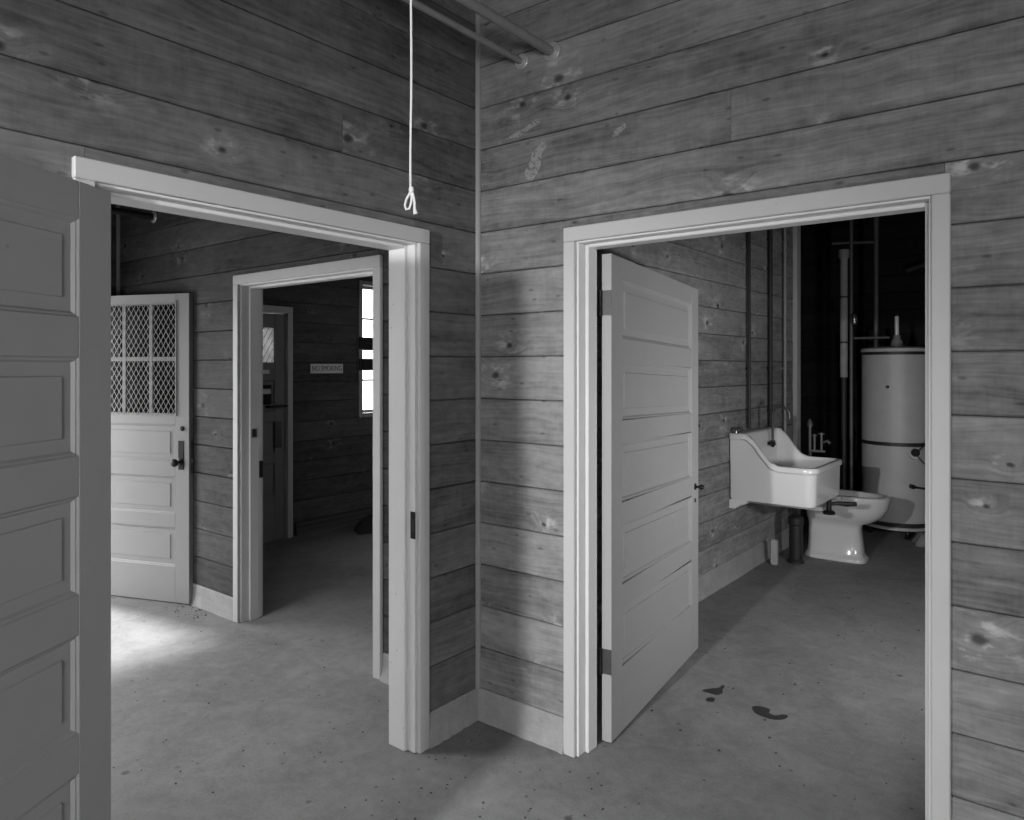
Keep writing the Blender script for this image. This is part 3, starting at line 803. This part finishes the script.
# swan-neck spout: rises from the valve on the back and arcs out over the basin
sy, sx0, sx1 = 0.48, 0.158, 0.285
gp = [(sx0, sy, 0.99), (sx0, sy, 1.10), (sx0, sy, 1.20)]
for k in range(1, 10):
    a = math.pi*k/9
    gp.append(((sx0+sx1)/2 - (sx1-sx0)/2*math.cos(a), sy, 1.20 + 0.055*math.sin(a)))
gp += [(sx1, sy, 1.165)]
MB().tube(gp, 0.0095, 10).build('spout', 'hinge', sk, label='swan-neck spout')
sv = MB(); sv.lathe([(0.0001, 0), (0.016, 0), (0.022, 0.02), (0.016, 0.045), (0.0001, 0.045)], (sx0, sy, 0.955), n=14)
sv.tube([(0.10, sy, 0.975), (sx0, sy, 0.975)], 0.014, 10)
sv.tube([(sx0, sy, 0.975), (sx0+0.02, sy-0.06, 0.962)], [0.014, 0.011], 10); sv.build('spout_valve', 'iron', sk)

# dark standpipe on the floor that takes the waste
stp = MB(); stp.lathe([(0.0001, 0), (0.062, 0), (0.062, 0.02), (0.052, 0.03), (0.050, 0.30), (0.058, 0.31), (0.058, 0.36), (0.040, 0.375), (0.0001, 0.375)], (0.325, 3.49, 0.0), n=24)
tag(stp.build('waste_standpipe', 'pipe_dark'), 'dark waste standpipe on the floor under the sink', 'pipe')
sb = MB(); sb.bbox(0.185, 0.235, 3.30, 3.345, 0, 0.19, 0.006)
sb.bbox(0.190, 0.230, 3.305, 3.340, 0.19, 0.20, 0.004)
tag(sb.build('wooden_block', 'post'), 'short pale block standing on the floor under the sink, left of the dark standpipe', 'block')

# ------------------------------------------------------------------ upright pipes on the washroom wall
def upright(x, y, r, z0, label, mat, ze=CEIL, cl=(1.55, 2.6)):
    e = empty('upright_pipe', (x, y, z0)); tag(e, label, 'pipe')
    MB().tube([(0, 0, 0), (0, 0, ze-z0)], r, 12).build('pipe', mat, e)
    for z in cl:
        if z < ze:
            m = MB(); m.lathe([(r, -0.012), (r+0.004, -0.012), (r+0.004, 0.012), (r, 0.012)], (0, 0, z-z0), n=14); m.tube([(0, 0, z-z0), (BX-x if abs(BX-x) < 0.2 else -0.1, 0, z-z0)], 0.004, 6); m.build('clip', mat, e)
    return e
upright(BX+0.030, 2.99, 0.0125, 1.095, 'dark upright pipe on the washroom wall, nearest the open door', 'pipe_dark')
upright(BX+0.030, 3.47, 0.017, 0.45, 'dark upright pipe on the washroom wall, middle of three behind the sink', 'pipe_dark')
upright(BX+0.032, 3.83, 0.0125, 0.40, 'pale upright pipe on the washroom wall, beside the corner post', 'pipe_light')

# ------------------------------------------------------------------ toilet
tl = empty('toilet', (0.50, 3.86, 0)); tag(tl, 'white china toilet bowl without seat between sink and water heater', 'toilet')
def oval(xa, xb, w_, z, sq=2.4, n=40):
    c, a = (xa+xb)/2, (xb-xa)/2; out = []
    for k in range(n):
        t = 2*math.pi*k/n; cs, sn = math.cos(t), math.sin(t)
        out.append((c + a*math.copysign(abs(cs)**(2/sq), cs), w_/2*math.copysign(abs(sn)**(2/sq), sn), z))
    return out
rg = [oval(-0.20, 0.272, 0.25, 0, 4), oval(-0.20, 0.274, 0.252, 0.012, 4), oval(-0.195, 0.268, 0.242, 0.030, 4), oval(-0.185, 0.255, 0.215, 0.040, 4),
      oval(-0.18, 0.245, 0.20, 0.06, 3.6), oval(-0.175, 0.235, 0.185, 0.16, 3.4), oval(-0.175, 0.225, 0.18, 0.26, 3.2), oval(-0.18, 0.24, 0.19, 0.295, 2.8),
      oval(-0.19, 0.33, 0.27, 0.330, 2.5), oval(-0.195, 0.385, 0.325, 0.375, 2.4), oval(-0.20, 0.418, 0.352, 0.43, 2.4), oval(-0.205, 0.432, 0.365, 0.485, 2.4),
      oval(-0.207, 0.438, 0.372, 0.510, 2.4), oval(-0.207, 0.436, 0.372, 0.524, 2.4), oval(-0.197, 0.424, 0.352, 0.533, 2.4), oval(-0.14, 0.395, 0.285, 0.533, 2.2),
      oval(-0.125, 0.380, 0.262, 0.522, 2.2), oval(-0.11, 0.366, 0.25, 0.49, 2.2), oval(-0.08, 0.33, 0.215, 0.41, 2.1), oval(0.0, 0.25, 0.14, 0.36, 2), oval(0.05, 0.20, 0.09, 0.345, 2)]
MB().loft(rg).build('bowl', 'china', tl, sharp=60)
for s_ in (-1, 1):
    MB().lathe([(0.0001, 0), (0.013, 0), (0.012, 0.012), (0.006, 0.020), (0.0001, 0.021)], (0.05, s_*0.098, 0.041), n=12).build('bolt_cap', 'china', tl)
# flush valve standing at the back of the bowl
fv = MB(); fv.tube([(-0.172, 0, 0.53), (-0.172, 0, 1.08)], 0.012, 12)
fv.lathe([(0.0001, 0), (0.020, 0), (0.022, 0.025), (0.016, 0.04), (0.012, 0.055), (0.0001, 0.07)], (-0.172, 0, 1.06), n=14)
fv.build('flush_pipe', 'pipe_mid', tl, label='metal flush pipe')
fh = MB(); fh.tube([(-0.172, 0, 0.86), (-0.05, 0, 0.86)], 0.011, 10)
fh.tube([(-0.135, 0, 0.86), (-0.135, 0, 0.99)], 0.010, 10); fh.lathe([(0.0001, 0), (0.021, 0), (0.021, 0.01), (0.008, 0.014), (0.0001, 0.022)], (-0.135, 0, 0.985), n=12)
fh.tube([(-0.08, 0, 0.86), (-0.08, 0, 1.0)], 0.010, 10); fh.lathe([(0.0001, 0), (0.024, 0), (0.024, 0.01), (0.008, 0.014), (0.0001, 0.022)], (-0.08, 0, 1.0), n=12)
fh.tube([(-0.08, 0, 0.93), (-0.03, -0.01, 0.95), (-0.01, -0.01, 0.93)], [0.009, 0.011, 0.013], 10)
fh.build('flush_handle', 'pipe_mid', tl)

# ------------------------------------------------------------------ water heater
HX, HY, HR = 0.755, 5.12, 0.298
wh = empty('water_heater', (HX, HY, 0)); tag(wh, 'tall pale cylindrical water heater strapped with dark bands', 'water heater')
MB().lathe([(0.0001, 0.105), (HR, 0.105), (HR, 1.672), (0.0001, 1.672)], n=64).build('tank', 'tank', wh)
MB().lathe([(0.0001, 1.700), (HR+0.004, 1.700), (HR+0.008, 1.706), (HR+0.008, 1.728), (HR-0.01, 1.738), (0.12, 1.752), (0.0001, 1.756)], n=64).build('lid', 'tank', wh)
for za, zb in ((1.672, 1.700), (0.842, 0.876), (0.110, 0.150)):
    MB().lathe([(HR-0.01, za), (HR+0.003, za), (HR+0.003, zb), (HR-0.01, zb)], n=64).build('band', 'band', wh, label='dark steel band')
MB().lathe([(HR-0.02, 0.084), (HR+0.012, 0.084), (HR+0.012, 0.1045), (HR-0.02, 0.1045)], n=64).build('base_ring', 'tank', wh)
for k in range(4):
    a = R(30 + 90*k); MB().tube([(0.24*math.cos(a), 0.24*math.sin(a), 0), (0.25*math.cos(a), 0.25*math.sin(a), 0.088)], [0.018, 0.022], 10).build('foot', 'iron', wh)
st = MB(); st.lathe([(0.0001, 1.752), (0.055, 1.752), (0.05, 1.80), (0.035, 1.82), (0.028, 1.86), (0.0001, 1.86)], n=20)
st.build('flue_collar', 'pipe_light', wh)
MB().tube([(0, 0, 1.858), (0, 0, 2.035)], 0.018, 14).build('flue_stub', 'enamel', wh, label='short white pipe stub on the lid')
MB().lathe([(0.0001, 2.03), (0.011, 2.03), (0.011, 2.06), (0.0001, 2.06)], n=12).build('stub_tip', 'iron', wh)
# fittings on the front (facing the doorway)
fd = Vector((CAM[0]-HX, CAM[1]-HY, 0)).normalized(); rt = Vector((-fd.y, fd.x, 0))
def on_tank(off, z, rr=HR):
    a = math.asin(max(-0.98, min(0.98, off/HR))); v = fd*math.cos(a) + rt*math.sin(a); return Vector((v.x*rr, v.y*rr, z)), v
def stud(name, off, z, r, d, mat):
    p, v = on_tank(off, z, HR-0.002); q = p + v*d
    return MB().tube([p, q], [r, r*0.85], 16).build(name, mat, wh)
stud('plug', -0.075, 1.38, 0.016, 0.012, 'band')
stud('element_cover', 0.135, 0.785, 0.060, 0.030, 'sign')
stud('thermostat', 0.13, 0.795, 0.040, 0.055, 'band')
stud('drain_cock', 0.115, 0.49, 0.022, 0.05, 'iron')
p, v = on_tank(0.115, 0.49, HR+0.045); MB().tube([p, p + rt*0.12 + Vector((0, 0, -0.01))], 0.009, 10).build('drain_handle', 'iron', wh)
p, v = on_tank(0.15, 0.80, HR+0.03); MB().tube([p, p + rt*0.04 + Vector((0, 0, 0.05)), p + rt*0.09 + Vector((0, 0, 0.12))], 0.006, 8).build('cable', 'iron', wh)
p, v = on_tank(0.15, 0.76, HR+0.03); MB().tube([p, p + rt*0.04 + Vector((0, 0, -0.05)), p + rt*0.10 + Vector((0, 0, -0.10))], 0.005, 8).build('cable', 'iron', wh)

# ------------------------------------------------------------------ pipework behind the heater
MB_ = MB
def pipe_thing(name, label, mat, pts, r, cat='pipe'):
    base = Vector(pts[0])
    o = MB().tube([Vector(p)-base for p in pts], r, 12).build(name, mat, loc=tuple(base)); return tag(o, label, cat)
PX, PY = 0.30, 5.08
wr_ = empty('wrapped_pipe', (PX, PY, 0)); tag(wr_, 'pale wrapped upright pipe left of the water heater', 'pipe')
MB().tube([(0, 0, 0), (0, 0, 1.46)], 0.026, 12).build('pipe', 'pipe_dark', wr_)
MB().tube([(0, 0, 1.46), (0, 0, 2.62)], 0.035, 14).build('wrapping', 'wrap', wr_)
for z in (1.80, 2.24): MB().lathe([(0.034, -0.008), (0.038, -0.008), (0.038, 0.008), (0.034, 0.008)], (0, 0, z), n=16).build('tie', 'band', wr_)
MB().tube([(0, 0, 2.62), (0, 0, 2.70)], 0.05, 14).build('cap', 'pipe_light', wr_)
pipe_thing('heater_pipe', 'dark upright pipe with valve right of the wrapped pipe', 'pipe_mid', [(0.36, 5.11, 0.0), (0.36, 5.11, CEIL)], 0.017)
vv = MB(); vv.lathe([(0.0001, -0.05), (0.022, -0.05), (0.03, -0.02), (0.03, 0.02), (0.022, 0.05), (0.0001, 0.05)], (0, 0, 0), n=14); vv.tube([(0, 0, 0), (0.03, -0.06, 0.0)], 0.008, 8)
vo = vv.build('pipe_valve', 'brass', loc=(0.395, 5.073, 2.02)); tag(vo, 'metal stop valve on the upright pipe beside the heater', 'valve')
pipe_thing('heater_pipe', 'upright pipe directly left above the water heater', 'pipe_mid', [(0.535, 5.33, 1.745), (0.535, 5.33, CEIL)], 0.024)
pipe_thing('cross_pipe', 'thin horizontal pipe high in the dark recess', 'pipe_mid', [(0.21, 4.99, 2.76), (0.53, 5.28, 2.78)], 0.014)
pipe_thing('cross_pipe', 'short horizontal pipe joining the heater top to the upright pipe', 'pipe_mid', [(0.38, 5.13, 1.84), (0.69, 5.14, 1.84)], 0.013)
pipe_thing('cross_pipe', 'dark bent pipe on the wall above the heater', 'pipe_dark', [(0.70, 5.90, 2.55), (0.85, 5.92, 2.60), (1.5, 5.92, 2.62)], 0.035)

# ------------------------------------------------------------------ loose things on the floors
def blob(name, loc, sx, sy, sz, mat, label, cat, seed=1, sub=3):
    bm = bmesh.new(); bmesh.ops.create_icosphere(bm, subdivisions=sub, radius=1.0)
    rr = random.Random(seed); ph = [rr.uniform(0, 6) for _ in range(9)]
    for v in bm.verts:
        p = v.co.copy(); n = 1 + 0.16*math.sin(3*p.x+ph[0])*math.cos(4*p.y+ph[1]) + 0.10*math.sin(6*p.z+ph[2]+3*p.x) + 0.07*math.sin(9*p.y+ph[3]+5*p.x)
        z = max(p.z*n, -0.25)
        v.co = Vector((p.x*n*sx, p.y*n*sy, (z+0.25)*sz))
    mb = MB(); mb.bm(bm, True)
    return tag(mb.build(name, mat, loc=loc, sharp=80), label, cat)
blob('dark_bundle', (-3.20, 2.45, 0.001), 0.22, 0.42, 0.14, 'cloth', 'dark bundle lying on the floor under the far window', 'bundle', 3)
blob('crumpled_rag', (1.05, 4.75, 0.001), 0.10, 0.09, 0.09, 'rag', 'crumpled grey rag on the floor in front of the water heater', 'rag', 5)

def puddle(outline, label):
    cx = sum(p[0] for p in outline)/len(outline); cy = sum(p[1] for p in outline)/len(outline)
    mb = MB(); out = []
    n = len(outline)
    for i in range(n):   # catmull-rom smoothing
        p0, p1, p2, p3 = (Vector(outline[(i+k-1) % n]) for k in range(4))
        for t in (0, 0.25, 0.5, 0.75):
            out.append(0.5*((2*p1) + (-p0+p2)*t + (2*p0-5*p1+4*p2-p3)*t*t + (-p0+3*p1-3*p2+p3)*t**3))
    mb.loft([[(p.x-cx, p.y-cy, 0) for p in out], [((p.x-cx)*0.97, (p.y-cy)*0.97, 0.0012) for p in out]], smooth=False)
    o = mb.build('floor_stain', 'black', floor, loc=(cx, cy, 0.0003), label=label)
    return o
# outlines in plan, taken from where the wet marks lie on the concrete
def fl(x, y):
    D = 1.56*720/(y-367); L = (x-512)/720*D
    return (CAM[0] - 0.61964*D + 0.78488*L, CAM[1] + 0.78488*D + 0.61964*L)
puddle([fl(*p) for p in [(702, 690.5), (712, 688.5), (719, 688), (722, 685.5), (725, 686), (722.5, 690), (723, 693), (717, 695), (709, 693)]], 'small dark wet mark')
puddle([fl(*p) for p in [(706, 699), (710, 697.5), (715, 699), (713, 702), (707, 701.5)]], 'tiny dark wet mark')
puddle([fl(*p) for p in [(752, 707), (759, 706), (770, 709.5), (769, 713), (776, 716), (783, 714.5), (788, 716), (785, 719), (776, 720), (765, 717.5), (755, 713)]], 'curved dark wet mark')

# scattered grit
gm = MB(); gr = random.Random(21)
for i in range(420):
    if i < 150: x, y = gr.uniform(-0.1, 0.9), gr.uniform(-1.2, 0.0)
    elif i < 260: x, y = gr.uniform(-3.0, -0.2), gr.uniform(-1.5, -0.05)
    elif i < 380: x, y = gr.uniform(0.3, 2.2), gr.uniform(0.2, 4.2)
    else: x, y = gr.uniform(-2.55, -2.2), gr.uniform(-0.16, -0.03)
    if i < 150 and x < 0.04: continue
    r = gr.uniform(0.0015, 0.0055)*(1.5 if i >= 260 else 1.0); a = gr.uniform(0, 3.14)
    ring = [(x + r*gr.uniform(0.5, 1.3)*math.cos(a+k*math.pi/2.5), y + r*gr.uniform(0.5, 1.3)*math.sin(a+k*math.pi/2.5)) for k in range(5)]
    gm.loft([[(p, q, 0.0002) for p, q in ring], [(x+(p-x)*0.6, y+(q-y)*0.6, 0.0002+r*0.5) for p, q in ring]], cap0=False, smooth=False)
go = gm.build('floor_grit', 'grit', kind='stuff'); tag(go, 'scattered dark grit and crumbs lying on the concrete floor', 'grit', kind='stuff')

# pale plaster smears on the boards of the right wall
def smear(x0, z0, pts, parent):
    mb = MB(); c = Vector((sum(p[0] for p in pts)/len(pts), sum(p[1] for p in pts)/len(pts)))
    rr = random.Random(len(pts)); ring = []
    n = len(pts)
    for i in range(n):
        a, b = Vector(pts[i]), Vector(pts[(i+1) % n])
        for t in (0, 0.33, 0.66):
            p = a.lerp(b, t); p += (p-c)*rr.uniform(-0.1, 0.25); ring.append(p)
    mb.loft([[(p.x, -0.0014, p.y) for p in ring], [(c.x+(p.x-c.x)*0.9, -0.0019, c.y+(p.y-c.y)*0.9) for p in ring]], smooth=False)
    return mb.build('plaster_smear', 'smear', parent, label='pale plaster smear')
smear(0, 0, [(0.268, 2.362), (0.272, 2.40), (0.292, 2.425), (0.305, 2.46), (0.33, 2.48), (0.36, 2.495), (0.366, 2.465), (0.352, 2.44), (0.348, 2.40), (0.33, 2.368), (0.30, 2.352)], wr)
smear(0, 0, [(0.69, 2.455), (0.70, 2.475), (0.73, 2.485), (0.755, 2.50), (0.75, 2.475), (0.73, 2.462), (0.71, 2.45)], wr)
smear(0, 0, [(0.16, 2.545), (0.21, 2.56), (0.27, 2.575), (0.33, 2.60), (0.34, 2.58), (0.28, 2.555), (0.22, 2.54)], wr)
